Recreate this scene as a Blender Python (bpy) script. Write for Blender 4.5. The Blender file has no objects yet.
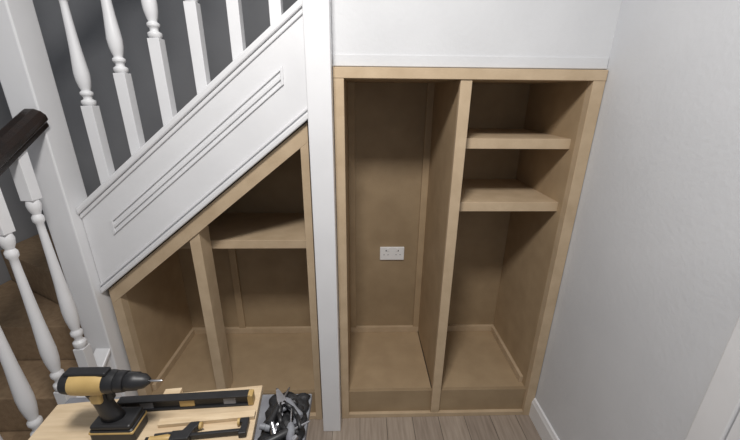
import bpy, bmesh, math, random
from mathutils import Vector, Matrix
random.seed(4)
scn=bpy.context.scene
scn.view_settings.view_transform='Standard'
scn.view_settings.look='None'
COL=scn.collection

# ---------------- materials ----------------
def mat(name,c1,c2=None,scale=8,rough=.6,bump=0,bscale=60,stretch=(1,1,1),metal=0,detail=6):
    m=bpy.data.materials.new(name); m.use_nodes=True
    nt=m.node_tree; b=nt.nodes['Principled BSDF']
    b.inputs['Roughness'].default_value=rough; b.inputs['Metallic'].default_value=metal
    tc=nt.nodes.new('ShaderNodeTexCoord'); mp=nt.nodes.new('ShaderNodeMapping')
    mp.inputs['Scale'].default_value=stretch
    nt.links.new(tc.outputs['Object'],mp.inputs['Vector'])
    if c2 is None: c2=tuple(x*.93 for x in c1)
    n=nt.nodes.new('ShaderNodeTexNoise'); n.inputs['Scale'].default_value=scale; n.inputs['Detail'].default_value=detail
    r=nt.nodes.new('ShaderNodeValToRGB')
    r.color_ramp.elements[0].position=.3; r.color_ramp.elements[1].position=.7
    r.color_ramp.elements[0].color=(*c2,1); r.color_ramp.elements[1].color=(*c1,1)
    nt.links.new(mp.outputs[0],n.inputs['Vector']); nt.links.new(n.outputs['Fac'],r.inputs['Fac'])
    nt.links.new(r.outputs['Color'],b.inputs['Base Color'])
    if bump:
        n2=nt.nodes.new('ShaderNodeTexNoise'); n2.inputs['Scale'].default_value=bscale; n2.inputs['Detail'].default_value=5
        bp=nt.nodes.new('ShaderNodeBump'); bp.inputs['Strength'].default_value=bump; bp.inputs['Distance'].default_value=.004
        nt.links.new(mp.outputs[0],n2.inputs['Vector']); nt.links.new(n2.outputs['Fac'],bp.inputs['Height']); nt.links.new(bp.outputs[0],b.inputs['Normal'])
    return m
MDF=mat('mdf',(.44,.322,.195),(.37,.265,.158),9,.65,.15,150,detail=12)
MDFE=mat('mdf_trim',(.56,.43,.285),(.47,.352,.225),12,.6,.15,150,detail=12)
MDFI=mat('mdf_inner_shaded',(.375,.275,.165),(.30,.215,.125),7,.65,.15,120,detail=12)  # same MDF, with the cupboard interior's shade darkened into its colour
WHITE=mat('white_gloss_paint',(.79,.79,.80),(.74,.74,.75),5,.35,.08,40)
WALLM=mat('white_wall_plaster',(.67,.675,.685),(.62,.625,.635),4,.8,.25,55)
WALLR=mat('cool_wall_plaster',(.64,.65,.67),(.59,.60,.62),3,.8,.25,55)
GREY=mat('grey_wall_paint',(.34,.345,.36),(.29,.295,.31),3,.85,.2,60)
BROWN=mat('stair_carpet',(.36,.25,.15),(.27,.18,.105),40,.95,.5,200)
DARKW=mat('dark_handrail_wood',(.022,.012,.008),(.009,.006,.005),8,.25,.1,60,(1,6,1))
PLY=mat('plywood',(.66,.52,.35),(.54,.41,.26),10,.6,.1,80,(1,8,8))
PINE=mat('pine_strip',(.70,.56,.38),(.56,.42,.26),10,.6,0,80,(1,9,9))
BLACK=mat('black_plastic',(.02,.02,.022),(.012,.012,.013),20,.45)
YEL=mat('yellow_plastic',(.55,.38,.15),(.42,.28,.10),15,.45)
STEEL=mat('steel',(.5,.5,.52),(.35,.35,.37),30,.3,metal=1)
GPL=mat('grey_plastic',(.22,.23,.25),(.15,.15,.17),30,.5)
SOCK=mat('white_socket_plastic',(.85,.85,.85),(.8,.8,.8),10,.3)
DARK=mat('dark_slot',(.02,.02,.02),None,10,.6)
RED=mat('red_plastic',(.35,.04,.03),None,10,.4)
VIAL=mat('green_vial',(.45,.6,.08),None,10,.2)
# laminate
def laminate():
    m=bpy.data.materials.new('laminate_floor'); m.use_nodes=True; nt=m.node_tree; b=nt.nodes['Principled BSDF']
    tc=nt.nodes.new('ShaderNodeTexCoord'); br=nt.nodes.new('ShaderNodeTexBrick')
    mp=nt.nodes.new('ShaderNodeMapping'); mp.inputs['Rotation'].default_value=(0,0,math.pi/2)
    br.inputs['Scale'].default_value=1; br.inputs['Brick Width'].default_value=1.2; br.inputs['Row Height'].default_value=.14
    br.inputs['Mortar Size'].default_value=.0015
    br.inputs['Color1'].default_value=(.42,.35,.285,1); br.inputs['Color2'].default_value=(.34,.28,.23,1); br.inputs['Mortar'].default_value=(.10,.08,.06,1)
    nt.links.new(tc.outputs['Object'],mp.inputs[0]); nt.links.new(mp.outputs[0],br.inputs['Vector'])
    n=nt.nodes.new('ShaderNodeTexNoise'); n.inputs['Scale'].default_value=6; n.inputs['Detail'].default_value=8
    mp2=nt.nodes.new('ShaderNodeMapping'); mp2.inputs['Scale'].default_value=(14,1,1)
    nt.links.new(tc.outputs['Object'],mp2.inputs[0]); nt.links.new(mp2.outputs[0],n.inputs['Vector'])
    mx=nt.nodes.new('ShaderNodeMix'); mx.data_type='RGBA'; mx.blend_type='MULTIPLY'; mx.inputs[0].default_value=.7
    r=nt.nodes.new('ShaderNodeValToRGB'); r.color_ramp.elements[0].position=.3; r.color_ramp.elements[0].color=(.6,.57,.55,1); r.color_ramp.elements[1].position=.65
    nt.links.new(n.outputs['Fac'],r.inputs[0]); nt.links.new(br.outputs['Color'],mx.inputs[6]); nt.links.new(r.outputs[0],mx.inputs[7])
    nt.links.new(mx.outputs[2],b.inputs['Base Color']); b.inputs['Roughness'].default_value=.45
    return m
LAM=laminate()

# ---------------- helpers ----------------
def empty(name,loc=(0,0,0)):
    o=bpy.data.objects.new(name,None); o.location=loc; o.empty_display_size=.05; COL.objects.link(o); return o
def finish(name,bm,m,parent=None,bevel=0,smooth=False,seg=2):
    bmesh.ops.recalc_face_normals(bm,faces=bm.faces)
    me=bpy.data.meshes.new(name); bm.to_mesh(me); bm.free()
    o=bpy.data.objects.new(name,me); COL.objects.link(o)
    me.materials.append(m)
    if smooth:
        for p in me.polygons: p.use_smooth=True
    if bevel:
        md=o.modifiers.new('bevel','BEVEL'); md.width=bevel; md.segments=seg; md.limit_method='ANGLE'; md.angle_limit=math.radians(40)
    if parent: o.parent=parent
    return o
def addbox(bm,x0,x1,y0,y1,z0,z1,M=None):
    vs=[]
    for x in (x0,x1):
        for y in (y0,y1):
            for z in (z0,z1):
                v=Vector((x,y,z)); 
                if M: v=M@v
                vs.append(bm.verts.new(v))
    for f in ((0,1,3,2),(4,6,7,5),(0,4,5,1),(2,3,7,6),(0,2,6,4),(1,5,7,3)):
        bm.faces.new([vs[i] for i in f])
def box(name,x0,x1,y0,y1,z0,z1,m,parent=None,bevel=.0015,M=None):
    bm=bmesh.new(); addbox(bm,x0,x1,y0,y1,z0,z1,M); return finish(name,bm,m,parent,bevel)
def addprism(bm,pts,a0,a1,axis='y'):
    def P(p,a):
        if axis=='y': return (p[0],a,p[1])
        if axis=='x': return (a,p[0],p[1])
        return (p[0],p[1],a)
    A=[bm.verts.new(P(p,a0)) for p in pts]; B=[bm.verts.new(P(p,a1)) for p in pts]
    bm.faces.new(A); bm.faces.new(B[::-1])
    n=len(pts)
    for i in range(n): bm.faces.new((A[i],A[(i+1)%n],B[(i+1)%n],B[i]))
def prism(name,pts,a0,a1,m,parent=None,axis='y',bevel=.0015):
    bm=bmesh.new(); addprism(bm,pts,a0,a1,axis); return finish(name,bm,m,parent,bevel)
def addlathe(bm,prof,M,n=20):
    rings=[]
    for (t,r) in prof:
        rings.append([bm.verts.new(M@Vector((r*math.cos(2*math.pi*i/n),r*math.sin(2*math.pi*i/n),t))) for i in range(n)])
    for a,b in zip(rings,rings[1:]):
        for i in range(n): bm.faces.new((a[i],a[(i+1)%n],b[(i+1)%n],b[i]))
    bm.faces.new(rings[0][::-1]); bm.faces.new(rings[-1])
def lathe(name,prof,M,m,parent=None,n=20,bevel=0):
    bm=bmesh.new(); addlathe(bm,prof,M,n)
    o=finish(name,bm,m,parent,bevel,True)
    md=o.modifiers.new('es','EDGE_SPLIT'); md.split_angle=math.radians(45)
    return o
def axisM(p,d):
    d=Vector(d).normalized(); q=Vector((0,0,1)).rotation_difference(d)
    return Matrix.Translation(Vector(p))@q.to_matrix().to_4x4()

# ---------------- camera ----------------
th=math.radians(20); ps=math.radians(1.8); r=.0095
F=Vector((math.sin(ps)*math.cos(th),math.cos(ps)*math.cos(th),-math.sin(th)))
R=Vector((math.cos(ps),-math.sin(ps),0)); U=R.cross(F)
Rr=(R+U*r).normalized(); Ur=(U-R*r).normalized()
cam=bpy.data.cameras.new('camera'); co=bpy.data.objects.new('camera',cam); COL.objects.link(co)
M=Matrix((Rr,Ur,-F)).transposed().to_4x4(); M.translation=Vector((0,-1.4,1.63))
co.matrix_world=M; cam.lens=348/740*36; cam.sensor_width=36; cam.clip_start=.02; scn.camera=co

# ---------------- room shell ----------------
SL=.792
def L(x): return 1.513+SL*(x+.2)
box('floor',-2.1,1.0,-2.4,1.0,-.05,0,LAM,None,0)
box('wall_right',.93,1.03,-2.4,1.0,0,2.9,WALLR,None,0)
box('wall_front',-.098,.93,.0,.06,1.722,2.9,WALLM,None,0)
box('wall_back',-2.1,.93,.9,1.0,0,3.4,GREY,None,0)
box('wall_left',-2.2,-2.1,-2.4,1.0,0,3.4,GREY,None,0)
box('trim_1',-.095,.928,-.004,.0,1.724,1.762,WALLM,None,.001)
bb=bmesh.new()
addprism(bb,[(.93,0),(.914,0),(.914,.095),(.918,.105),(.921,.118),(.93,.122)],-.714,-.004,'y')
finish('baseboard_right',bb,WHITE,None,.001)
da=empty('door_1')
def arch(name,y0,y1,z0,z1):
    box(name,.912,.93,y0,y1,z0,z1,WHITE,da,.004)
arch('architrave_side',-.79,-.716,0,2.08); arch('architrave_far_side',-1.68,-1.606,0,2.08); arch('architrave_head',-1.606,-.79,2.0,2.08)
box('door_leaf',.918,.93,-1.604,-.792,.005,1.998,WHITE,da,.002)
for i,(a,b_,c,d) in enumerate([(-1.5,-1.25,.2,.9),(-1.15,-.9,.2,.9),(-1.5,-1.25,1.1,1.85),(-1.15,-.9,1.1,1.85)]):
    box('door_panel_%d'%i,.912,.918,a,b_,c,d,WHITE,da,.003)

# ---------------- staircase ----------------
st=empty('staircase')
box('full_height_post',-.187,-.099,-.09,.05,0,2.9,WHITE,st,.004)
x0,x1=-1.135,-.189
def strip(name,o0,o1,xa,xb,ya,yb,m=WHITE,bev=.002):
    return prism(name,[(xa,L(xa)+o0),(xb,L(xb)+o0),(xb,L(xb)+o1),(xa,L(xa)+o1)],ya,yb,m,st,'y',bev)
strip('string_board',.018,.39,x0,x1,-.030,.0)
strip('string_cap',.385,.415,x0,x1,-.048,.05,bev=.006)
strip('string_cap_bead',.365,.385,x0,x1,-.038,-.03,bev=.004)
strip('string_lower_moulding',.018,.045,x0,x1,-.044,-.03,bev=.005)
strip('string_lower_bead',.052,.064,x0,x1,-.038,-.03,bev=.003)
# raised panel frame
for i,(a,b_) in enumerate([(.205,.213),(.228,.242),(.257,.265)]):
    strip('string_panel_bead_%d'%i,a,b_,-1.01,-.285,-.037,-.03,bev=.002)
prism('string_panel_end_low',[(-1.02,L(-1.02)+.205),(-1.01,L(-1.01)+.205),(-1.01,L(-1.01)+.265),(-1.02,L(-1.02)+.265)],-.037,-.03,WHITE,st)
prism('string_panel_end_high',[(-.285,L(-.285)+.205),(-.275,L(-.275)+.205),(-.275,L(-.275)+.265),(-.285,L(-.285)+.265)],-.037,-.03,WHITE,st)
# upper flight
pts=[]; xs=-1.13; g=.24
for i in range(8):
    xa=xs+g*i; zt=L(xa)+.33
    pts+= [(xa,zt-.19 if i else L(xa)+.12),(xa,zt)]
xe=xs+g*8; pts+=[(xe,L(xe-g)+.33),(xe,L(xe)+.12)]
prism('upper_flight',pts,.062,.895,BROWN,st)
# winders & lower flight
nx,ny=-1.19,-.02
prism('winder_step_1',[(nx-.06,.04),(-2.095,.04),(-2.095,.5)],0,.56,BROWN,st,'z')
prism('winder_step_2',[(nx-.06,.045),(-2.095,.505),(-2.095,.895),(-1.72,.895)],0,.75,BROWN,st,'z')
prism('winder_step_3',[(nx-.055,.05),(-1.715,.895),(-1.135,.895),(-1.135,.05)],0,.94,BROWN,st,'z')
for i in range(3):
    y1=.035-.24*i; box('lower_step_%d'%i,-2.095,-1.232,y1-.238,y1,0,.37-.185*i+.0,BROWN,st,.006)
def S(y): return .42+.7*(y+.2)
prism('lower_string',[(-.075,0),(-.075,S(-.075)),(-.72,S(-.72)),(-.72,0)],-1.195,-1.15,WHITE,st,'x',.003)
prism('lower_string_cap',[(-.075,S(-.075)),(-.075,S(-.075)+.02),(-.70,S(-.70)+.02),(-.70,S(-.70))],-1.205,-1.138,WHITE,st,'x',.004)
# newels
box('newel_post',-1.24,-1.137,-.075,.035,0,2.5,WHITE,st,.005)
box('newel_post_bottom',-1.22,-1.125,-.82,-.725,0,1.25,WHITE,st,.005)
box('newel_cap_bottom',-1.23,-1.115,-.83,-.715,1.25,1.28,WHITE,st,.01)
# handrail lower
def rail(name,prof,p0,p1):
    p0=Vector(p0);p1=Vector(p1); d=(p1-p0).normalized(); side=d.cross(Vector((0,0,1))).normalized(); up=side.cross(d)
    bm=bmesh.new()
    A=[bm.verts.new(p0+side*a+up*b) for a,b in prof]; B=[bm.verts.new(p1+side*a+up*b) for a,b in prof]
    bm.faces.new(A); bm.faces.new(B[::-1]); n=len(prof)
    for i in range(n): bm.faces.new((A[i],A[(i+1)%n],B[(i+1)%n],B[i]))
    return finish(name,bm,DARKW,st,.006)
rp=[(-.02,-.03),(.02,-.03),(.022,-.012),(.034,-.004),(.036,.012),(.028,.026),(.012,.034),(-.012,.034),(-.028,.026),(-.036,.012),(-.034,-.004),(-.022,-.012)]
def RZ(y): return 1.542+.58*(y+.07)
rp2=[(a*1.15,b*1.15) for a,b in rp]
rail('handrail_lower',rp2,(-1.148,-.077,RZ(-.077)),(-1.155,-.722,RZ(-.722)))
rail('handrail_upper',rp,(-1.13,.0,L(-1.13)+1.33),(-.2,.0,L(-.2)+1.33))
prof=[(0,.018),(.02,.0235),(.045,.0235),(.06,.014),(.08,.014),(.10,.021),(.12,.021),(.135,.014),(.17,.019),(.22,.023),(.28,.0245),(.36,.022),(.48,.018),(.65,.0145),(.82,.012),(.86,.012),(.875,.018),(.90,.018),(.915,.012),(.94,.019),(.97,.022),(1,.018)]
def baluster(x,y,zb,zt,bb_,bt,sl=0,slx=0):
    bm=bmesh.new(); h=.0205
    addbox(bm,x-h,x+h,y-h,y+h,zb,zb+bb_); addbox(bm,x-h,x+h,y-h,y+h,zt-bt,zt)
    z0=zb+bb_; z1=zt-bt
    addlathe(bm,[(t*(z1-z0),r_) for t,r_ in prof],Matrix.Translation((x,y,z0)),20)
    o=finish('baluster',bm,WHITE,st,.0015,False)
    for p in o.data.polygons:
        if len(p.vertices)==4 and p.area<.0015: p.use_smooth=True
    md=o.modifiers.new('es','EDGE_SPLIT'); md.split_angle=math.radians(40)
for i in range(6):
    x=-1.01+.144*i
    baluster(x,.0,L(x)+.40,L(x)+1.30,.305,.2)
for i in range(4):
    y=-.19-.13*i
    baluster(-1.155,y,S(y)+.005,RZ(y)-.035,.20,.17)

# ---------------- right storage cupboard ----------------
c=empty('storage_cupboard')
FZ=.165; D=.5
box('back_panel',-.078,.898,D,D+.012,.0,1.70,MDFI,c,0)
box('side_panel_left',-.078,-.06,.02,D,.0,1.70,MDF,c)
box('side_panel_right',.88,.898,.02,D,.0,1.70,MDF,c)
box('top_panel',-.06,.88,.02,D,1.682,1.70,MDF,c)
box('base_left',-.06,.378,.022,D,FZ-.018,FZ,MDF,c)
box('base_right',.422,.88,.022,D,FZ-.018,FZ,MDF,c)
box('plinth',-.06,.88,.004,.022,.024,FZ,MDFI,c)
box('divider',.382,.418,.01,D,FZ,1.682,MDF,c)
box('stile_left',-.097,-.058,-.016,.02,0,1.682,MDFE,c)
box('stile_middle',.378,.422,-.012,.01,.024,1.682,MDFE,c)
box('stile_right',.88,.927,-.016,.02,0,1.682,MDFE,c)
box('top_rail',-.097,.927,-.018,.02,1.682,1.72,MDFE,c)
box('bottom_rail',-.058,.88,-.014,.004,0,.026,MDFE,c)
for i,(z,t) in enumerate([(1.417,.042),(1.142,.042)]):
    box('shelf_%d'%i,.418,.88,.05,D,z,z+t,MDFE,c)
box('batten_back_left',-.06,.382,D-.018,D,FZ,FZ+.04,MDFE,c)
box('batten_back_right',.418,.88,D-.018,D,FZ,FZ+.04,MDFE,c)
box('batten_side_right',.862,.88,.05,D-.018,FZ,FZ+.04,MDFE,c)
box('batten_corner_left',-.06,-.025,D-.02,D,FZ+.04,1.682,MDF,c)
box('batten_corner_right',.345,.382,D-.018,D,FZ+.04,1.682,MDF,c)
# socket
s=empty('wall_socket',(0,0,0))
box('face_plate',.121,.267,D-.010,D,.683,.769,SOCK,s,.004)
for i,x in enumerate((.158,.230)):
    box('earth_slot_%d'%i,x-.003,x+.003,D-.011,D-.0095,.742,.750,DARK,s,0)
    box('pin_slot_l_%d'%i,x-.015,x-.009,D-.011,D-.0095,.718,.721,DARK,s,0)
    box('pin_slot_r_%d'%i,x+.009,x+.015,D-.011,D-.0095,.718,.721,DARK,s,0)
    box('switch_%d'%i,x+(-.012 if i else .006),x+(-.002 if i else .016),D-.014,D-.010,.744,.762,SOCK,s,.001)

# ---------------- understairs cupboard ----------------
u=empty('understairs_cupboard')
xl,xr=-1.118,-.20
def uq(name,o0,o1,xa,xb,ya,yb,m): return prism(name,[(xa,L(xa)+o0),(xb,L(xb)+o0),(xb,L(xb)+o1),(xa,L(xa)+o1)],ya,yb,m,u)
uq('sloping_rail',-.062,.012,xl,xr,-.02,.02,MDFE)
prism('stile_left',[(xl,0),(xl+.042,0),(xl+.042,L(xl+.042)-.062),(xl,L(xl)-.062)],-.02,.02,MDFE,u)
prism('stile_right',[(-.232,0),(xr,0),(xr,L(xr)-.062),(-.232,L(-.232)-.062)],-.02,.02,MDFE,u)
box('bottom_rail',xl+.042,-.232,-.018,.004,0,.026,MDFE,u)
box('plinth',xl+.042,-.232,.004,.022,.0,FZ,MDFI,u)
box('base',xl+.042,-.214,.022,D,FZ-.018,FZ,MDF,u)
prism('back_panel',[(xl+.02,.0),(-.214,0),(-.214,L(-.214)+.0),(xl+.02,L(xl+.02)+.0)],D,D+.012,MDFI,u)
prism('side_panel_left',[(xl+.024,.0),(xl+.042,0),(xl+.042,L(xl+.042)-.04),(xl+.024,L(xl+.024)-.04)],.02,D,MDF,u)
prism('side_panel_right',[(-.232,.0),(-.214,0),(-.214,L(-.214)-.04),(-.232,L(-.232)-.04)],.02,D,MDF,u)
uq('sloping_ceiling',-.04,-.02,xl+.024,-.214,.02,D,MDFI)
prism('front_post',[(-.728,FZ),(-.682,FZ),(-.682,L(-.682)-.062),(-.728,L(-.728)-.062)],-.012,.085,MDFE,u)
SZ=.942
box('shelf',-.86,-.232,.10,D,SZ,SZ+.042,MDFE,u)
prism('back_batten',[(-.775,FZ+.04),(-.735,FZ+.04),(-.735,SZ),(-.775,SZ)],D-.014,D,MDF,u)
box('batten_back_low',xl+.042,-.232,D-.018,D,FZ,FZ+.04,MDFE,u)
box('batten_side_low',xl+.042,xl+.06,.03,D-.018,FZ,FZ+.04,MDFE,u)

# ---------------- workbench and tools ----------------
w=empty('folding_workbench')
BZ=.775
box('rear_jaw',-.86,-.145,-.735,-.585,BZ-.025,BZ,GPL,w,.003)
box('front_jaw',-.86,-.145,-.96,-.755,BZ-.025,BZ,GPL,w,.003)
for i,x in enumerate((-.80,-.22)):
    box('cross_bar_%d'%i,x-.02,x+.02,-.95,-.59,BZ-.07,BZ-.025,BLACK,w,.004)
    for j,(ya,yb) in enumerate(((-.90,-.62),(-.64,-.92))):
        bm=bmesh.new(); 
        xo=x+(-.022 if j else .022)
        a=Vector((xo,ya,BZ-.05)); b2=Vector((xo,yb,.02)); d=(b2-a)
        addbox(bm,-.015,.015,-.015,.015,0,d.length,axisM(a,d)); finish('leg_%d%d'%(i,j),bm,GPL,w,.003)
    box('foot_rear_%d'%i,x-.05,x+.05,-.65,-.59,0,.03,BLACK,w,.006); box('foot_front_%d'%i,x-.05,x+.05,-.95,-.89,0,.03,BLACK,w,.006)
box('foot_bar',-.82,-.22,-.63,-.61,.03,.05,BLACK,w,.003)
TZ=BZ+.025
Mb=Matrix.Translation((-.555,-.768,0))@Matrix.Rotation(math.radians(6),4,'Z')
bm=bmesh.new(); addbox(bm,-.28,.28,-.17,.165,BZ+.001,TZ,Mb); finish('plywood_board',bm,PLY,None,.002)

# drill
d=empty('cordless_drill')
X,Y=0,0
Z0=TZ; TZd=0
box('battery_pack',X-.055,X+.065,Y-.036,Y+.036,TZd,TZd+.045,BLACK,d,.008)
box('battery_latch_band',X-.050,X+.060,Y-.034,Y+.034,TZd+.045,TZd+.06,BLACK,d,.006)
box('battery_stripe',X-.0555,X+.0655,Y-.0365,Y+.0365,TZd+.030,TZd+.040,YEL,d,.004)
bm=bmesh.new()
hz0=TZd+.058; hz1=TZd+.165
ring=[]
for k in range(7):
    t=k/6; z=hz0+(hz1-hz0)*t; cx=X-.004-.028*t; wx=.024+.008*(2*abs(t-.5))**2; wy=.019+.004*(2*abs(t-.5))**2
    ring.append([bm.verts.new((cx+wx*math.cos(a),Y+wy*math.sin(a),z)) for a in [2*math.pi*i/16 for i in range(16)]])
for a,b_ in zip(ring,ring[1:]):
    for i in range(16): bm.faces.new((a[i],a[(i+1)%16],b_[(i+1)%16],b_[i]))
bm.faces.new(ring[0][::-1]); bm.faces.new(ring[-1]); finish('handle',bm,BLACK,d,0,True)
box('handle_yellow_inlay',X-.035,X-.005,Y-.0225,Y+.0225,TZd+.125,TZd+.160,YEL,d,.006)
box('trigger',X+.0,X+.016,Y-.008,Y+.008,TZd+.125,TZd+.155,DARK,d,.004)
HZ=TZd+.185
Mx=lambda x:axisM((x,Y,HZ),(1,0,0))
lathe('motor_end_cap',[(0,.018),(.006,.029),(.022,.032),(.03,.032)],Mx(X-.105),BLACK,d)
lathe('motor_housing',[(0,.033),(.03,.035),(.07,.034),(.085,.030)],Mx(X-.075),YEL,d)
lathe('gear_case',[(0,.030),(.012,.031),(.028,.028)],Mx(X+.010),BLACK,d)
lathe('torque_collar',[(0,.027),(.004,.029),(.022,.027),(.024,.024)],Mx(X+.038),BLACK,d)
lathe('chuck',[(0,.022),(.004,.025),(.028,.024),(.032,.021),(.046,.019),(.058,.010),(.060,.008)],Mx(X+.062),BLACK,d)
lathe('drill_bit',[(0,.003),(.03,.003),(.034,.001)],Mx(X+.122),STEEL,d)
box('top_rib',X-.09,X+.02,Y-.014,Y+.014,HZ+.028,HZ+.039,BLACK,d,.004)
d.location=(-.622,-.722,Z0); d.scale=(.90,.90,.90)

# spirit level
t=empty('spirit_level')
def lb(n,a,b_,y,z0_,z1_,m,bv=.001): box(n,a,b_,-y,y,z0_,z1_,m,t,bv)
lb('lower_flange',0,.35,.012,.0005,.006,BLACK); lb('upper_flange',0,.35,.012,.034,.040,BLACK)
lb('web_left',.0,.05,.006,.006,.034,BLACK); lb('web_mid_left',.085,.155,.006,.006,.034,BLACK); lb('web_mid_right',.195,.275,.006,.006,.034,BLACK); lb('web_right',.305,.35,.006,.006,.034,BLACK)
lb('end_cap_left',-.006,.012,.0125,.0005,.0405,BLACK,.003); lb('end_cap_right',.340,.355,.0125,.0005,.0405,YEL,.003)
for nm,cx in (('vial_end_l',.0675),('vial_mid',.175),('vial_end_r',.29)):
    hx=.018 if nm!='vial_mid' else .021
    lb(nm+'_holder',cx-hx+.001,cx+hx-.001,.008,.0065,.0335,YEL if nm=='vial_mid' else GPL,.002)
    lathe(nm,[(-.012,.005),(.012,.005)],Matrix.Translation((cx,0,.033))@Matrix.Rotation(math.pi/2,4,'Y'),VIAL,t,10)
t.location=(-.655,-.655,TZ); t.rotation_euler=(0,0,math.radians(3)); t.scale=(1,1,.9)
# strips etc
def stick(name,a,b_,wd,ht,m,z=TZ):
    a=Vector((*a,z));b_=Vector((*b_,z)); v=b_-a; ang=math.atan2(v.y,v.x)
    Mt=Matrix.Translation(a)@Matrix.Rotation(ang,4,'Z'); bm=bmesh.new(); addbox(bm,0,v.length,-wd/2,wd/2,.0005,ht,Mt); return finish(name,bm,m,None,.001)
stick('wood_offcut',(-.53,-.705),(-.285,-.683),.020,.012,PINE)
stick('steel_ruler',(-.53,-.800),(-.30,-.775),.026,.003,GPL)
stick('wood_offcut',(-.56,-.617),(-.515,-.612),.022,.022,PINE)
# bar clamp lying on board
cl=empty('bar_clamp')
box('bar',0,.24,-.004,.004,.004,.018,BLACK,cl,.001)
prism('fixed_jaw',[(.225,-.012),(.245,-.012),(.245,.035),(.222,.035),(.222,.024),(.230,.020)],.003,.019,BLACK,cl,'z',.002)
prism('sliding_jaw',[(.06,-.014),(.105,-.014),(.112,.012),(.120,.022),(.120,.034),(.098,.034),(.085,.012),(.06,.012)],.002,.022,BLACK,cl,'z',.002)
lathe('jaw_pad_fixed',[(0,.009),(.006,.009)],axisM((.216,.029,.011),(1,0,0)),YEL,cl,12)
lathe('jaw_pad_sliding',[(0,.009),(.006,.009)],axisM((.120,.028,.011),(1,0,0)),YEL,cl,12)
lathe('grip',[(0,.007),(.01,.010),(.04,.008),(.05,.009)],axisM((.06,-.001,.012),(-1,0,0)),YEL,cl,12)
cl.location=(-.535,-.757,TZ); cl.rotation_euler=(0,0,.09)
def chisel(x,y,an,m):
    e=empty('wood_chisel'); dd=Vector((math.cos(an),math.sin(an),0)); p0=Vector((x,y,TZ+.0135))
    lathe('handle',[(0,.008),(.004,.012),(.04,.010),(.08,.013),(.10,.009)],axisM(p0,dd),m,e,14)
    lathe('shank',[(0,.004),(.04,.004)],axisM(p0+dd*.1,dd),STEEL,e,8)
    Mt=Matrix.Translation(p0+dd*.138)@Matrix.Rotation(an,4,'Z'); bm=bmesh.new(); addbox(bm,0,.07,-.008,.008,-.002,.002,Mt); finish('blade',bm,STEEL,e,.0005)
chisel(-.53,-.845,.12,BLACK); chisel(-.44,-.875,.3,YEL)
def pencil(x,y,an,ln=.165):
    dd=Vector((math.cos(an),math.sin(an),0))
    lathe('pencil',[(0,.0035),(ln-.015,.0035),(ln,.0005)],axisM((x,y,TZ+.004),dd),BLACK,None,6)
pencil(-.525,-.737,.13,.12)
# loose tools pile on a tool roll
tt=empty('hand_tools_pile')
bx0,bx1,by0,by1=-.262,-.150,-.94,-.60
bm=bmesh.new(); nxn,nyn=14,30; grid=[]
for i in range(nxn+1):
    row=[]
    for j in range(nyn+1):
        x=bx0+(bx1-bx0)*i/nxn; y=by0+(by1-by0)*j/nyn
        h=.004+.018*abs(math.sin(j*.9+i*.5))*(math.sin(math.pi*i/nxn)**.5 if 0<i<nxn else 0)
        row.append(bm.verts.new((x+.004*math.sin(j*1.7),y,BZ+.001+h)))
    grid.append(row)
for i in range(nxn):
    for j in range(nyn): bm.faces.new((grid[i][j],grid[i+1][j],grid[i+1][j+1],grid[i][j+1]))
o=finish('tool_roll_cloth',bm,BLACK,tt,0,True); md=o.modifiers.new('s','SOLIDIFY'); md.thickness=.003; md.offset=1
def tool(name,x,y,z,an,tilt,prof_,m,n=12):
    dd=Vector((math.cos(an)*math.cos(tilt),math.sin(an)*math.cos(tilt),math.sin(tilt)))
    return lathe(name,prof_,axisM((x,y,z),dd),m,tt,n)
hd=[(0,.008),(.004,.012),(.03,.010),(.06,.012),(.075,.007)]
sh=[(.075,.003),(.12,.003),(.125,.0015)]
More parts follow.
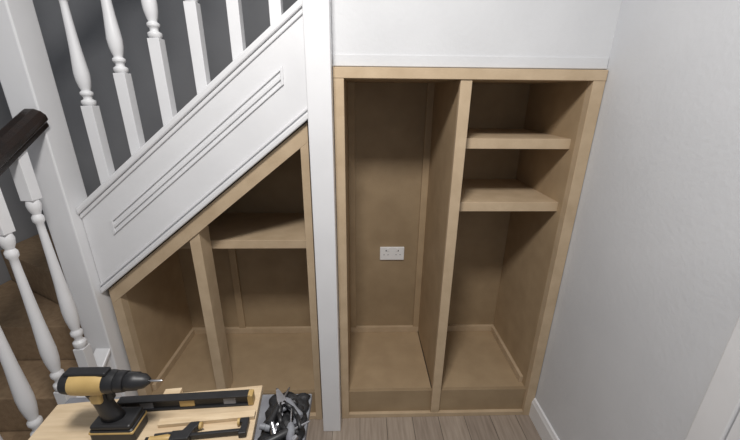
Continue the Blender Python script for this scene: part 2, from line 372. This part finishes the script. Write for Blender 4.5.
for k,(x,y,an,m_) in enumerate([(-.24,-.72,1.3,BLACK),(-.16,-.70,2.3,GPL),(-.24,-.78,.5,BLACK),(-.165,-.86,1.9,YEL),(-.25,-.88,1.2,BLACK),(-.17,-.80,1.7,GPL)]):
    z=BZ+.034+.004*(k%3)
    tool('screwdriver_handle_%d'%k,x,y,z,an,.05,hd,m_); tool('screwdriver_shaft_%d'%k,x,y,z,an,.05,sh,STEEL,8)
for k in range(22):
    x=random.uniform(bx0+.02,bx1-.012); y=random.uniform(-.88,-.615); rr=random.uniform(.007,.013)
    tool('socket_%d'%k,x,y,BZ+.026,random.uniform(0,6),random.uniform(0,.5),[(0,rr),(.012,rr),(.014,rr*.75),(.028,rr*.75)],(STEEL,GPL,STEEL,BLACK)[k%4],12)
def pliers(x,y,an,m_,k):
    Mt=Matrix.Translation((x,y,BZ+.046))@Matrix.Rotation(an,4,'Z')
    bm=bmesh.new()
    for sg in (-1,1):
        pts=[Vector((sg*.004,0,0)),Vector((sg*.018,-.03,0)),Vector((sg*.022,-.06,0)),Vector((sg*.016,-.10,0))]
        for a,b_ in zip(pts,pts[1:]):
            addlathe(bm,[(0,.006),((b_-a).length,.006)],Mt@axisM(a,b_-a),8)
    finish('plier_handles_%d'%k,bm,m_,tt,0,True)
    bm=bmesh.new(); addprism(bm,[(-.012,-.008),(.012,-.008),(.012,.012),(.004,.05),(-.004,.05),(-.012,.012)],-.005,.005,'z'); bm.transform(Mt); finish('plier_jaws_%d'%k,bm,STEEL,tt,.001)
pliers(-.215,-.66,.5,BLACK,0); pliers(-.19,-.80,-.7,GPL,1); pliers(-.21,-.88,.2,BLACK,2)

# ---------------- lighting ----------------
def area(name,loc,size,power,target,col=(1,1,1)):
    l=bpy.data.lights.new(name,'AREA'); l.size=size; l.energy=power; l.color=col
    o=bpy.data.objects.new(name,l); COL.objects.link(o); o.location=loc
    o.rotation_euler=(Vector(target)-Vector(loc)).to_track_quat('-Z','Y').to_euler()
area('ceiling_light',(-.15,-1.15,2.65),.28,34,(0,-.6,0),(1,.97,.94))
wd=bpy.data.worlds.new('world'); scn.world=wd; wd.use_nodes=True
wd.node_tree.nodes['Background'].inputs[0].default_value=(.88,.93,1,1); wd.node_tree.nodes['Background'].inputs[1].default_value=.31
